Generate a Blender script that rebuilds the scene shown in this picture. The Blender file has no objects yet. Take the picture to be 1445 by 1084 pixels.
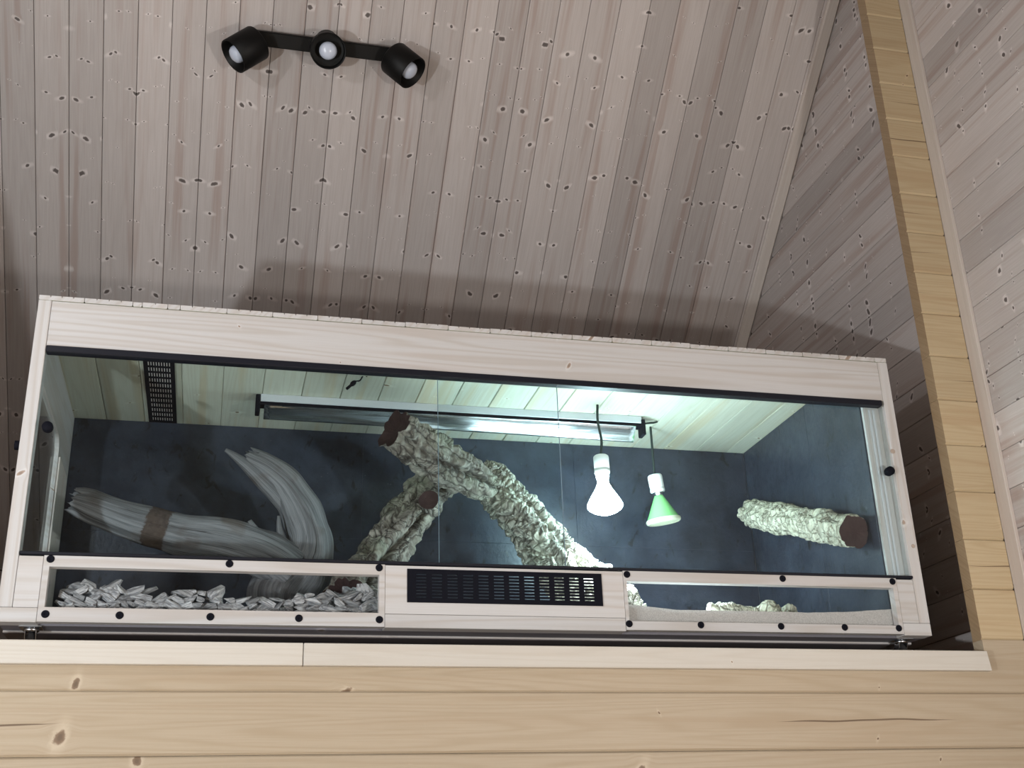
import bpy, bmesh, math, random
from mathutils import Vector, Matrix, noise

S = bpy.context.scene
COL = S.collection
R = random.Random(7)

# ------------------------------------------------------------------ camera
FPX = 1670.85
cam_d = bpy.data.cameras.new('camera')
cam_d.sensor_fit = 'HORIZONTAL'
cam_d.sensor_width = 36.0
cam_d.lens = FPX * 36.0 / 1445.0
cam_d.clip_start = 0.05
cam = bpy.data.objects.new('camera', cam_d)
COL.objects.link(cam)
r_, d_, f_ = (Vector(v) for v in ((0.97055014, -0.23875842, -0.03204423),
                                  (0.06286117, 0.3794192, -0.92308697),
                                  (0.23255298, 0.89388785, 0.38325399)))
CAM = Vector((-2.08719, -2.91265, 1.59954))
cam.matrix_world = Matrix(((r_.x, -d_.x, -f_.x, CAM.x), (r_.y, -d_.y, -f_.y, CAM.y),
                           (r_.z, -d_.z, -f_.z, CAM.z), (0, 0, 0, 1)))
S.camera = cam


def at(px, py, y):
    """the point of the vertical plane y = const that the photograph shows at a pixel (used to survey the scene)"""
    d = r_ * (px - 722.5) + d_ * (py - 542.0) + f_ * FPX
    return CAM + d * ((y - CAM.y) / d.y)


# ------------------------------------------------------------------ light
S.view_settings.view_transform = 'Standard'
S.view_settings.look = 'None'
S.view_settings.gamma = 1.0
S.view_settings.use_curve_mapping = False
S.view_settings.exposure = 0.0
W = bpy.data.worlds.new('world')
S.world = W
W.use_nodes = True
W.node_tree.nodes['Background'].inputs[0].default_value = (0.75, 0.8, 0.9, 1)
W.node_tree.nodes['Background'].inputs[1].default_value = 0.3


def lamp(name, kind, loc, power, color, size, rot=None):
    d = bpy.data.lights.new(name, kind)
    d.energy = power
    d.color = color
    if kind == 'AREA':
        d.shape = 'RECTANGLE'
        d.size, d.size_y = size
    else:
        d.shadow_soft_size = size
    o = bpy.data.objects.new(name, d)
    COL.objects.link(o)
    o.location = loc
    if rot:
        o.rotation_euler = rot
    return o


lamp('room_lamp_low_left', 'POINT', (-3.69, -2.23, 1.51), 195, (0.90, 0.965, 1.0), 0.045)
lamp('room_lamp_low_right', 'POINT', (-0.42, -2.40, 1.68), 110, (1.0, 0.965, 0.92), 0.05)
lamp('room_lamp_high_left', 'POINT', (-3.24, -1.32, 3.45), 40, (0.97, 0.98, 1.0), 0.05)


# ------------------------------------------------------------------ node helper
class N:
    def __init__(self, name):
        self.m = bpy.data.materials.new(name)
        self.m.use_nodes = True
        self.t = self.m.node_tree
        self.t.nodes.clear()
        self.out = self.t.nodes.new('ShaderNodeOutputMaterial')

    def node(self, typ, ins=None, **props):
        n = self.t.nodes.new(typ)
        for k, v in props.items():
            setattr(n, k, v)
        for k, v in (ins or {}).items():
            s = n.inputs[k]
            if hasattr(v, 'is_output'):
                self.t.links.new(v, s)
            else:
                s.default_value = v
        return n

    def math(self, op, a, b=None, c=None, clamp=False):
        ins = {0: a}
        if b is not None:
            ins[1] = b
        if c is not None:
            ins[2] = c
        return self.node('ShaderNodeMath', ins, operation=op, use_clamp=clamp).outputs[0]

    def smooth(self, v, lo, hi, a=0.0, b=1.0):
        return self.node('ShaderNodeMapRange', {0: v, 1: lo, 2: hi, 3: a, 4: b},
                         interpolation_type='SMOOTHSTEP').outputs[0]

    def lin(self, v, lo, hi, a=0.0, b=1.0):
        return self.node('ShaderNodeMapRange', {0: v, 1: lo, 2: hi, 3: a, 4: b}).outputs[0]

    def mix(self, f, a, b, blend='MIX'):
        n = self.node('ShaderNodeMix', None, data_type='RGBA', blend_type=blend)
        for i, v in ((0, f), (6, a), (7, b)):
            if hasattr(v, 'is_output'):
                self.t.links.new(v, n.inputs[i])
            else:
                n.inputs[i].default_value = v if i == 0 else (tuple(v) + (1,))[:4]
        return n.outputs[2]

    def xyz(self, x, y, z=0.0):
        return self.node('ShaderNodeCombineXYZ', {0: x, 1: y, 2: z}).outputs[0]

    def sep(self, v):
        n = self.node('ShaderNodeSeparateXYZ', {0: v})
        return n.outputs[0], n.outputs[1], n.outputs[2]

    def noise(self, v, scale=1.0, detail=2.0, rough=0.5, dist=0.0, dims='3D'):
        n = self.node('ShaderNodeTexNoise', {'Vector': v, 'Scale': scale, 'Detail': detail, 'Roughness': rough,
                                             'Distortion': dist}, noise_dimensions=dims)
        return n.outputs[0]

    def bsdf(self, color, rough=0.6, bump=None, strength=0.2, dist=0.002, **kw):
        p = self.node('ShaderNodeBsdfPrincipled')
        for k, v in dict({'Base Color': color, 'Roughness': rough}, **kw).items():
            if hasattr(v, 'is_output'):
                self.t.links.new(v, p.inputs[k])
            else:
                if k == 'Base Color' or k.endswith('Color'):
                    v = (tuple(v) + (1,))[:4]
                p.inputs[k].default_value = v
        if bump is not None:
            b = self.node('ShaderNodeBump', {'Strength': strength, 'Distance': dist, 'Height': bump})
            self.t.links.new(b.outputs[0], p.inputs['Normal'])
        self.t.links.new(p.outputs[0], self.out.inputs[0])
        return self.m


def plain(name, color, rough=0.5, **kw):
    return N(name).bsdf(color, rough, **kw)


def pine(name, light, dark, heart, knotc, cell=(0.17, 0.06), have=0.5, rmax=0.0085, ring=0.5, streak=0.5,
         halo=0.35, rough=0.55, cracks=0.0, tone=0.12, spec=0.35, heart_amt=0.6, rfreq=75.0):
    """sawn softwood, grain along the object's own X; object colour = (seed, mirrored, tone, heart amount)"""
    n = N(name)
    x, y, z = n.sep(n.node('ShaderNodeTexCoord').outputs['Object'])
    oi = n.node('ShaderNodeObjectInfo')
    cs = n.node('ShaderNodeSeparateColor', {0: oi.outputs['Color']})
    seed, mir, ton = cs.outputs[0], cs.outputs[1], cs.outputs[2]
    sgn = n.math('MULTIPLY_ADD', mir, -2.0, 1.0)
    yy = n.math('ADD', n.math('MULTIPLY', y, sgn), n.math('MULTIPLY', z, 0.8))
    xs = n.math('MULTIPLY_ADD', seed, 431.0, x)
    ys = n.math('MULTIPLY_ADD', seed, 97.0, yy)
    # knots: one candidate per cell
    v = n.node('ShaderNodeTexVoronoi', {'Vector': n.xyz(n.math('DIVIDE', xs, cell[0]), n.math('DIVIDE', ys, cell[1])),
                                        'Scale': 1.0, 'Randomness': 0.9}, voronoi_dimensions='2D', feature='F1')
    px, py, _ = n.sep(v.outputs['Position'])
    dx = n.math('SUBTRACT', xs, n.math('MULTIPLY', px, cell[0]))
    dy = n.math('SUBTRACT', ys, n.math('MULTIPLY', py, cell[1]))
    vc = n.node('ShaderNodeSeparateColor', {0: v.outputs['Color']})
    rad = n.lin(vc.outputs[0], 1.0 - have, 1.0, 0.0, 1.0)
    rad = n.math('MULTIPLY_ADD', n.math('POWER', rad, 2.2), rmax, n.math('MULTIPLY', n.math('GREATER_THAN', rad, 0.001), rmax * 0.22))
    ang = n.math('MULTIPLY', n.math('SUBTRACT', vc.outputs[1], 0.5), 1.2)
    dx2 = n.math('MULTIPLY_ADD', ang, dy, dx)
    wob = n.noise(n.xyz(n.math('MULTIPLY', xs, 90.0), n.math('MULTIPLY', ys, 90.0)), 1.0, 2.0, dims='2D')
    ey = n.math('MULTIPLY', dy, n.math('MULTIPLY_ADD', vc.outputs[2], 0.5, 0.55))
    dk = n.math('SQRT', n.math('ADD', n.math('MULTIPLY', dx2, dx2), n.math('MULTIPLY', ey, ey)))
    dk = n.math('MULTIPLY', dk, n.math('MULTIPLY_ADD', wob, 0.8, 0.6))
    q = n.math('DIVIDE', dk, n.math('ADD', rad, 1e-5))
    knot = n.math('MULTIPLY', n.smooth(q, 1.15, 0.75), n.math('GREATER_THAN', rad, 0.0001))
    core = n.smooth(q, 0.85, 0.25)
    # halo, wider across the grain, and grain bent round the knot
    hx = n.math('MULTIPLY', dx2, 1.5)
    hy = n.math('MULTIPLY', dy, 0.55)
    dh = n.math('SQRT', n.math('ADD', n.math('MULTIPLY', hx, hx), n.math('MULTIPLY', hy, hy)))
    qh = n.math('DIVIDE', dh, n.math('MULTIPLY_ADD', rad, 2.6, 1e-5))
    hal = n.math('MULTIPLY', n.smooth(qh, 1.3, 0.3), n.math('GREATER_THAN', rad, 0.0001))
    qb = n.math('DIVIDE', n.math('SQRT', n.math('ADD', n.math('MULTIPLY', dx, dx), n.math('MULTIPLY', dy, dy))),
                n.math('MULTIPLY_ADD', rad, 5.0, 1e-4))
    bend = n.math('MULTIPLY', n.smooth(qb, 1.0, 0.0), dy)
    yb = n.math('MULTIPLY_ADD', bend, -0.75, ys)
    # growth rings as contour lines of a stretched noise
    g = n.noise(n.xyz(n.math('MULTIPLY', xs, 0.55), n.math('MULTIPLY', yb, 13.0)), 1.0, 1.5, 0.4, dims='2D')
    rings = n.math('SINE', n.math('MULTIPLY', g, rfreq))
    rings = n.math('POWER', n.math('MULTIPLY_ADD', rings, 0.5, 0.5), 2.5)
    fib = n.noise(n.xyz(n.math('MULTIPLY', xs, 6.0), n.math('MULTIPLY', yb, 330.0)), 1.0, 3.0, 0.6, dims='2D')
    big = n.noise(n.xyz(n.math('MULTIPLY', xs, 0.8), n.math('MULTIPLY', yb, 22.0)), 1.0, 3.0, 0.55, dims='2D')
    c = n.mix(n.math('MULTIPLY', rings, ring), light, dark)
    c = n.mix(n.math('MULTIPLY', n.smooth(fib, 0.35, 0.75), streak), c, dark)
    c = n.mix(n.math('MULTIPLY', n.smooth(big, 0.50, 0.72), heart_amt), c, heart)
    lit = tuple(min(0.95, a * 1.18 + 0.075) for a in light)
    c = n.mix(n.math('MULTIPLY', hal, halo), c, lit)
    ringk = n.math('MULTIPLY', n.smooth(q, 2.0, 1.1), n.smooth(q, 0.9, 1.1))
    c = n.mix(n.math('MULTIPLY', n.math('MULTIPLY', ringk, 0.35), n.math('GREATER_THAN', rad, 0.0001)), c, lit)
    kc = n.mix(core, tuple(a * 1.5 + 0.012 for a in knotc), knotc)
    c = n.mix(n.math('MULTIPLY', knot, 0.9), c, kc)
    h = n.math('MULTIPLY_ADD', rings, 0.3, n.math('MULTIPLY', fib, 0.35))
    h = n.math('MULTIPLY_ADD', knot, -0.5, h)
    if cracks:
        cr = n.noise(n.xyz(n.math('MULTIPLY', xs, 1.1), n.math('MULTIPLY', ys, 5.0)), 1.0, 0.0, dims='2D')
        off = n.noise(n.xyz(n.math('MULTIPLY', xs, 2.3), 3.3), 1.0, 2.0, dims='2D')
        yc = n.math('ABSOLUTE', n.math('SUBTRACT', yy, n.math('MULTIPLY', n.math('SUBTRACT', off, 0.5), 0.03)))
        wdt = n.math('MULTIPLY', n.smooth(cr, 0.60, 0.72), 0.0022 * cracks)
        crk = n.math('LESS_THAN', yc, wdt)
        c = n.mix(n.math('MULTIPLY', crk, 0.85), c, knotc)
        h = n.math('MULTIPLY_ADD', crk, -1.5, h)
    tv = n.math('MULTIPLY_ADD', n.math('SUBTRACT', ton, 0.5), tone * 2, 1.0)
    c = n.mix(1.0, c, n.node('ShaderNodeCombineColor', {0: tv, 1: tv, 2: tv}).outputs[0], 'MULTIPLY')
    rg = n.math('MULTIPLY_ADD', fib, 0.2, rough - 0.1)
    return n.bsdf(c, rg, h, 0.25, 0.0015, **{'Specular IOR Level': spec})


# ------------------------------------------------------------------ materials
M = {}
M['wash'] = pine('whitewashed_panelling', (0.475, 0.435, 0.42), (0.36, 0.315, 0.295), (0.35, 0.27, 0.24),
                 (0.045, 0.032, 0.028), cell=(0.13, 0.040), have=0.62, rmax=0.0072, ring=0.20, streak=0.36, halo=0.85,
                 tone=0.15, heart_amt=0.7)
M['log'] = pine('pine_log_board', (0.45, 0.372, 0.275), (0.365, 0.285, 0.19), (0.39, 0.30, 0.205), (0.12, 0.075, 0.045),
                cell=(0.30, 0.10), have=0.34, rmax=0.011, ring=0.38, streak=0.3, halo=0.3, cracks=1.0, tone=0.17)
M['stublog'] = pine('yellow_pine_log_board', (0.42, 0.335, 0.215), (0.335, 0.245, 0.14), (0.36, 0.26, 0.155), (0.12, 0.075, 0.045),
                cell=(0.30, 0.10), have=0.34, rmax=0.011, ring=0.38, streak=0.3, halo=0.3, cracks=1.0, tone=0.17)
M['logend'] = pine('pine_end_grain', (0.30, 0.215, 0.13), (0.22, 0.15, 0.085), (0.26, 0.18, 0.10), (0.12, 0.08, 0.05),
                   cell=(0.2, 0.1), have=0.1, ring=0.5, streak=0.4, tone=0.1)
M['case'] = pine('pale_planed_pine', (0.525, 0.52, 0.522), (0.43, 0.395, 0.365), (0.46, 0.40, 0.365), (0.22, 0.16, 0.12),
                 cell=(0.30, 0.075), have=0.45, rmax=0.0075, ring=0.62, streak=0.22, halo=0.15, tone=0.05, heart_amt=0.3, rfreq=42.0)
M['ledge'] = pine('pale_planed_trim', (0.54, 0.515, 0.47), (0.455, 0.41, 0.35), (0.47, 0.42, 0.355), (0.2, 0.14, 0.09),
                  cell=(0.5, 0.08), have=0.25, rmax=0.006, ring=0.25, streak=0.2, halo=0.15, tone=0.06, heart_amt=0.3)
M['plug'] = plain('beech_dowel', (0.40, 0.33, 0.28), 0.6)
M['lit_panel'] = pine('room_lit_panel', (0.80, 0.76, 0.73), (0.68, 0.6, 0.55), (0.7, 0.6, 0.55), (0.3, 0.2, 0.15), cell=(0.3, 0.08), have=0.4, rmax=0.006)  # room light on the left side panel, put into a paler pine colour
M['trim'] = pine('whitewashed_trim', (0.52, 0.475, 0.44), (0.42, 0.37, 0.335), (0.46, 0.39, 0.35), (0.2, 0.14, 0.1),
                 cell=(0.5, 0.08), have=0.12, rmax=0.004, ring=0.2, streak=0.25, tone=0.05)
M['inner'] = pine('pale_pine_lining', (0.54, 0.56, 0.475), (0.42, 0.41, 0.325), (0.50, 0.43, 0.28), (0.15, 0.10, 0.05),
                  cell=(0.25, 0.07), have=0.4, rmax=0.006, ring=0.3, streak=0.25, halo=0.6, tone=0.16)
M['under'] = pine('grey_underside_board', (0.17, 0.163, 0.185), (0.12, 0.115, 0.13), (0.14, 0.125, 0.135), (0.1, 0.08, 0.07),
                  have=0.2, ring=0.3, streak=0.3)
M['black'] = plain('black_plastic', (0.006, 0.0065, 0.011), 0.7, **{'Specular IOR Level': 0.08})
M['track'] = plain('black_rail', (0.008, 0.009, 0.015), 0.5, **{'Specular IOR Level': 0.25})
M['lampblack'] = plain('matt_black_paint', (0.004, 0.004, 0.004), 0.5, **{'Specular IOR Level': 0.2})
M['chrome'] = plain('zinc_plated_steel', (0.55, 0.57, 0.6), 0.25, Metallic=1.0)
M['rubber'] = plain('grey_rubber', (0.03, 0.03, 0.032), 0.6)
M['white'] = plain('white_enamel', (0.50, 0.52, 0.55), 0.4)
M['mesh'] = plain('pale_slot_backing', (0.85, 0.80, 0.78), 0.8)  # pale colour that makes the lid vent slots look bright
M['edge'] = plain('polished_glass_edge', (0.20, 0.27, 0.33), 0.2)
M['ceramic'] = plain('white_ceramic', (0.72, 0.74, 0.74), 0.35)
M['cord'] = plain('dark_cord', (0.012, 0.022, 0.020), 0.6)
M['green'] = plain('green_coated_glass', (0.20, 0.54, 0.19), 0.25, **{'Coat Weight': 0.4})
M['lens'] = plain('pale_lens', (0.62, 0.66, 0.50), 0.3)
M['frost'] = plain('frosted_bulb_glass', (0.56, 0.62, 0.74), 0.12, **{'Coat Weight': 0.6})
M['tube'] = plain('white_tube_glass', (0.8, 0.82, 0.82), 0.2)
M['channel'] = plain('clear_plastic_channel', (0.58, 0.60, 0.64), 0.25)
M['floorwood'] = plain('floor_boards', (0.42, 0.30, 0.19), 0.5)
M['dimmed'] = plain('dimmed_boards', (0.10, 0.075, 0.06), 0.6)  # unseen opposite slope, darkened so its reflection in the panes stays weak
M['back'] = plain('rear_lining', (0.25, 0.2, 0.17), 0.8)


def build_mats():
    n = N('metal_reflector')
    co = n.node('ShaderNodeTexCoord').outputs['Object']
    b = n.noise(n.node('ShaderNodeMapping', {0: co, 3: (2.5, 30, 30)}).outputs[0], 1.0, 3)
    M['reflector'] = n.bsdf((0.72, 0.76, 0.80), 0.20, b, 0.6, 0.006, Metallic=1.0)

    n = N('dark_cork_lining')
    co = n.node('ShaderNodeTexCoord').outputs['Object']
    a = n.noise(co, 9.0, 6, 0.65)
    b = n.noise(co, 45.0, 4, 0.7)
    v = n.node('ShaderNodeTexVoronoi', {'Vector': co, 'Scale': 26.0}).outputs['Distance']
    c = n.mix(n.smooth(a, 0.3, 0.7), (0.015, 0.020, 0.035), (0.034, 0.043, 0.066))
    sp_ = n.noise(n.node('ShaderNodeMapping', {0: co, 3: (1.0, 1.0, 0.55)}).outputs[0], 30.0, 4, 0.6, 0.8)
    c = n.mix(n.math('MULTIPLY', n.smooth(sp_, 0.60, 0.68), 0.9), c, (0.007, 0.008, 0.010))
    c = n.mix(n.math('MULTIPLY', n.smooth(b, 0.60, 0.74), 0.5), c, (0.012, 0.013, 0.016))
    c = n.mix(n.math('MULTIPLY', n.smooth(v, 0.07, 0.02), 0.5), c, (0.13, 0.14, 0.15))
    h = n.math('ADD', n.math('MULTIPLY', b, 0.7), n.math('MULTIPLY', a, 0.6))
    M['cork_wall'] = n.bsdf(c, n.lin(b, 0.3, 0.7, 0.28, 0.5), h, 0.45, 0.004, **{'Specular IOR Level': 0.55})

    # glass: clear pane with a faint green tint and the reflection of its angle
    for nm, tint, rf in (('glass', (0.955, 0.987, 0.990), 0.34), ('acrylic', (0.975, 0.985, 0.987), 0.22)):
        n = N('clear_' + nm)
        lw = n.node('ShaderNodeFresnel', {'IOR': 1.5})
        tr = n.node('ShaderNodeBsdfTransparent', {0: tint + (1,)})
        gl = n.node('ShaderNodeBsdfGlossy', {0: (1, 1, 1, 1), 'Roughness': 0.0})
        mx = n.node('ShaderNodeMixShader', {0: n.math('MULTIPLY', lw.outputs[0], rf), 1: tr.outputs[0], 2: gl.outputs[0]})
        n.t.links.new(mx.outputs[0], n.out.inputs[0])
        M[nm] = n.m

    n = N('lit_bulb_glass')
    e = n.node('ShaderNodeEmission', {0: (0.69, 0.95, 1.0, 1), 1: 88.0})
    n.t.links.new(e.outputs[0], n.out.inputs[0])
    M['lit'] = n.m

    # cork bark: plates parted by dark cracks, fine wrinkles across the grain
    for key, nm, lo, hi, crk, moss in (('bark', 'ridged_cork_bark', (0.13, 0.110, 0.096), (0.34, 0.315, 0.275), (0.030, 0.023, 0.022), (0.31, 0.33, 0.25)),
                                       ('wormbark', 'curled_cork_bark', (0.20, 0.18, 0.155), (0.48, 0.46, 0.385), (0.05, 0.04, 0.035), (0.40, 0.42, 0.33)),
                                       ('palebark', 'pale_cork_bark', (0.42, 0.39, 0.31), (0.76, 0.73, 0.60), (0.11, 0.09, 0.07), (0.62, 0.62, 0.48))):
        n = N(nm)
        co = n.node('ShaderNodeTexCoord').outputs['Object']
        u, v, _ = n.sep(n.node('ShaderNodeUVMap').outputs[0])
        th = n.math('MULTIPLY', v, 6.28318)
        wp = n.node('ShaderNodeTexNoise', {'Vector': co, 'Scale': 16.0, 'Detail': 2.0}).outputs[1]
        wco = n.node('ShaderNodeVectorMath', {0: n.node('ShaderNodeVectorMath', {0: wp, 3: 0.075}, operation='SCALE').outputs[0], 1: co}, operation='ADD').outputs[0]
        if key == 'bark':
            wx, wy, wz = n.sep(wp)
            wco = n.xyz(n.math('MULTIPLY_ADD', u, 7.0, n.math('MULTIPLY', wx, 1.3)), n.math('MULTIPLY_ADD', n.math('COSINE', th), 1.3, n.math('MULTIPLY', wy, 0.8)),
                        n.math('MULTIPLY_ADD', n.math('SINE', th), 1.3, n.math('MULTIPLY', wz, 0.8)))
        ed = n.node('ShaderNodeTexVoronoi', {'Vector': wco, 'Scale': 1.0 if key == 'bark' else 26.0}, feature='DISTANCE_TO_EDGE').outputs['Distance']
        us = n.math('MULTIPLY_ADD', n.noise(co, 20.0, 2), 0.09, u)
        wr = n.math('SINE', n.math('MULTIPLY', us, 480.0))
        wr = n.math('MULTIPLY_ADD', wr, 0.5, 0.5)
        wm = n.smooth(n.noise(co, 13.0, 2), 0.42, 0.62)
        a = n.noise(co, 22.0, 6, 0.7, 0.6)
        b = n.noise(co, 120.0, 4, 0.7, 0.8)
        w = n.noise(co, 8.0, 2)
        c = n.mix(n.smooth(a, 0.34, 0.66), lo, hi)
        c = n.mix(n.math('MULTIPLY', n.smooth(w, 0.45, 0.7), 0.45), c, moss)
        c = n.mix(n.math('MULTIPLY', n.math('MULTIPLY', n.smooth(wr, 0.35, 0.05), wm), 0.55), c, crk)
        c = n.mix(n.math('MULTIPLY', n.smooth(b, 0.56, 0.70), 0.4), c, crk)
        c = n.mix(n.math('MULTIPLY', n.smooth(ed, 0.055, 0.008), 0.7 if key == 'bark' else 0.5), c, crk)
        h = n.math('MULTIPLY_ADD', b, 0.35, n.smooth(ed, 0.0, 0.14))
        h = n.math('MULTIPLY_ADD', n.math('MULTIPLY', wr, wm), 0.35, h)
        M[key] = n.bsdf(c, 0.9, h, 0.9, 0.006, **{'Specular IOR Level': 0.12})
    n = N('cut_cork')
    co = n.node('ShaderNodeTexCoord').outputs['Object']
    a = n.noise(co, 40.0, 5, 0.65)
    c = n.mix(a, (0.035, 0.022, 0.022), (0.080, 0.050, 0.048))
    M['cut'] = n.bsdf(c, 0.9, a, 0.5, 0.004, **{'Specular IOR Level': 0.1})

    # weathered driftwood, grain along U
    n = N('weathered_driftwood')
    u, v, _ = n.sep(n.node('ShaderNodeUVMap').outputs[0])
    co = n.node('ShaderNodeTexCoord').outputs['Object']
    th = n.math('MULTIPLY', v, 6.28318)
    cx, sx = n.math('COSINE', th), n.math('SINE', th)
    g = n.noise(n.xyz(n.math('MULTIPLY', u, 3.0), n.math('MULTIPLY', cx, 5.0), n.math('MULTIPLY', sx, 5.0)), 1.0, 5, 0.7, 0.4)
    g2 = n.noise(n.xyz(n.math('MULTIPLY', u, 5.0), n.math('MULTIPLY', cx, 16.0), n.math('MULTIPLY', sx, 16.0)), 1.0, 3, 0.6)
    big = n.noise(co, 6.0, 3)
    c = n.mix(n.smooth(g, 0.3, 0.7), (0.095, 0.097, 0.104), (0.25, 0.256, 0.272))
    g3 = n.noise(n.xyz(n.math('MULTIPLY', u, 9.0), n.math('MULTIPLY', cx, 34.0), n.math('MULTIPLY', sx, 34.0)), 1.0, 3, 0.6)
    c = n.mix(n.math('MULTIPLY', n.smooth(g3, 0.50, 0.66), 0.38), c, (0.08, 0.078, 0.08))
    c = n.mix(n.math('MULTIPLY', n.smooth(g2, 0.62, 0.68), 0.85), c, (0.02, 0.018, 0.018))
    bk = n.node('ShaderNodeAttribute', None, attribute_name='bark').outputs['Fac']
    bk = n.math('MULTIPLY_ADD', n.math('SUBTRACT', n.noise(co, 40.0, 4, 0.7), 0.5), 1.3, bk)
    c = n.mix(n.smooth(bk, 0.40, 0.62), c, n.mix(n.noise(co, 90.0, 3), (0.03, 0.022, 0.019), (0.11, 0.085, 0.075)))
    c = n.mix(n.math('MULTIPLY', n.smooth(big, 0.56, 0.66), 0.6), c, (0.085, 0.06, 0.045))
    M['drift'] = n.bsdf(c, 0.75, n.math('ADD', g, n.math('MULTIPLY', g2, -0.6)), 0.6, 0.006, **{'Specular IOR Level': 0.2})

    n = N('grey_slate_chip')
    co = n.node('ShaderNodeTexCoord').outputs['Object']
    oi = n.node('ShaderNodeObjectInfo')
    rv = oi.outputs['Random']
    cv = n.node('ShaderNodeVectorMath', {0: co, 1: n.xyz(n.math('MULTIPLY', rv, 50.0), 0.0, 0.0)}, operation='ADD').outputs[0]
    m_ = n.node('ShaderNodeMapping', {0: cv, 3: (1.5, 5, 14)}).outputs[0]
    a = n.noise(m_, 1.0, 4, 0.65)
    c = n.mix(n.smooth(a, 0.38, 0.60), (0.15, 0.155, 0.17), (0.43, 0.44, 0.455))
    c = n.mix(n.math('MULTIPLY', n.smooth(n.noise(cv, 20.0, 2), 0.55, 0.7), 0.4), c, (0.33, 0.24, 0.16))
    tv = n.lin(rv, 0, 1, 0.6, 1.25)
    c = n.mix(1.0, c, n.node('ShaderNodeCombineColor', {0: tv, 1: tv, 2: tv}).outputs[0], 'MULTIPLY')
    M['stone'] = n.bsdf(c, 0.75, a, 0.25, 0.003)

    n = N('fine_grey_sand')
    co = n.node('ShaderNodeTexCoord').outputs['Object']
    a = n.noise(co, 420.0, 3, 0.7)
    b = n.noise(co, 14.0, 3)
    c = n.mix(n.smooth(a, 0.3, 0.7), (0.34, 0.325, 0.315), (0.56, 0.54, 0.52))
    c = n.mix(n.math('MULTIPLY', b, 0.4), c, (0.42, 0.40, 0.39))
    M['sand'] = n.bsdf(c, 0.95, a, 0.4, 0.002)


build_mats()

# ------------------------------------------------------------------ object helpers
WORLD = {}


def mesh(name, bm, mats, smooth=False):
    me = bpy.data.meshes.new(name)
    bm.normal_update()
    bm.to_mesh(me)
    bm.free()
    for m in (mats if isinstance(mats, (list, tuple)) else [mats]):
        me.materials.append(M[m] if isinstance(m, str) else m)
    if smooth:
        me.polygons.foreach_set('use_smooth', [True] * len(me.polygons))
    return me


def put(name, data, parent=None, mw=None, color=None):
    o = bpy.data.objects.new(name, data)
    COL.objects.link(o)
    mw = mw or Matrix.Identity(4)
    WORLD[o.name] = mw
    if parent:
        o.parent = parent
        o.matrix_parent_inverse = WORLD[parent.name].inverted()
    o.matrix_basis = mw
    o.color = color or (R.random(), 0.0, R.random(), 1.0)
    return o


def tag(o, label, cat, group=None, kind=None):
    o['label'] = label
    o['category'] = cat
    if group:
        o['group'] = group
    if kind:
        o['kind'] = kind
    return o


def empty(name, loc, label, cat, group=None, kind=None):
    o = put(name, None, None, Matrix.Translation(Vector(loc)))
    o.empty_display_size = 0.05
    return tag(o, label, cat, group, kind)


def frame(c, ax, nz):
    """matrix with local X along ax, local Z along nz, origin c"""
    ax, nz = Vector(ax).normalized(), Vector(nz).normalized()
    ay = nz.cross(ax)
    return Matrix(((ax.x, ay.x, nz.x, c[0]), (ax.y, ay.y, nz.y, c[1]), (ax.z, ay.z, nz.z, c[2]), (0, 0, 0, 1)))


def plank_bm(L, Wd, T, ch, chb=None, end=0):
    """a plank centred on X and Y, face at z = 0, back at z = -T, chamfered edges"""
    bm = bmesh.new()
    chb = ch if chb is None else chb
    w = Wd / 2
    sec = [(-w, -T), (w, -T), (w, -ch), (w - ch, 0), (-w + chb, 0), (-w, -chb)]
    a = [bm.verts.new((-L / 2, p[0], p[1])) for p in sec]
    b = [bm.verts.new((L / 2, p[0], p[1])) for p in sec]
    n = len(sec)
    for i in range(n):
        bm.faces.new((a[i], b[i], b[(i + 1) % n], a[(i + 1) % n]))
    for f in (bm.faces.new(a), bm.faces.new(b[::-1])):
        f.material_index = end
    bmesh.ops.recalc_face_normals(bm, faces=bm.faces)
    return bm


def box_bm(bm, x0, x1, y0, y1, z0, z1, bev=0.0, mi=0):
    r = bmesh.ops.create_cube(bm, size=1.0)
    vs = r['verts']
    for v in vs:
        v.co = Vector((x0 + (v.co.x + .5) * (x1 - x0), y0 + (v.co.y + .5) * (y1 - y0), z0 + (v.co.z + .5) * (z1 - z0)))
    if bev:
        es = list({e for v in vs for e in v.link_edges})
        bmesh.ops.bevel(bm, geom=es, offset=bev, segments=1, affect='EDGES')
    return bm


def board(name, x0, x1, y0, y1, z0, z1, mat, parent, axis='x', bev=0.0012, color=None):
    """a planed board with grain along the given axis"""
    c = ((x0 + x1) / 2, (y0 + y1) / 2, (z0 + z1) / 2)
    s = {'x': x1 - x0, 'y': y1 - y0, 'z': z1 - z0}
    ax = {'x': (1, 0, 0), 'y': (0, 1, 0), 'z': (0, 0, 1)}[axis]
    nz = {'x': (0, -1, 0), 'y': (0, 0, -1), 'z': (0, -1, 0)}[axis]
    mw = frame(c, ax, nz)
    lx = s[axis]
    third = {'x': (s['z'], s['y']), 'y': (s['x'], s['z']), 'z': (s['x'], s['y'])}[axis]
    bm = box_bm(bmesh.new(), -lx / 2, lx / 2, -third[0] / 2, third[0] / 2, -third[1] / 2, third[1] / 2, bev)
    return put(name, mesh(name, bm, mat), parent, mw, color)


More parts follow.
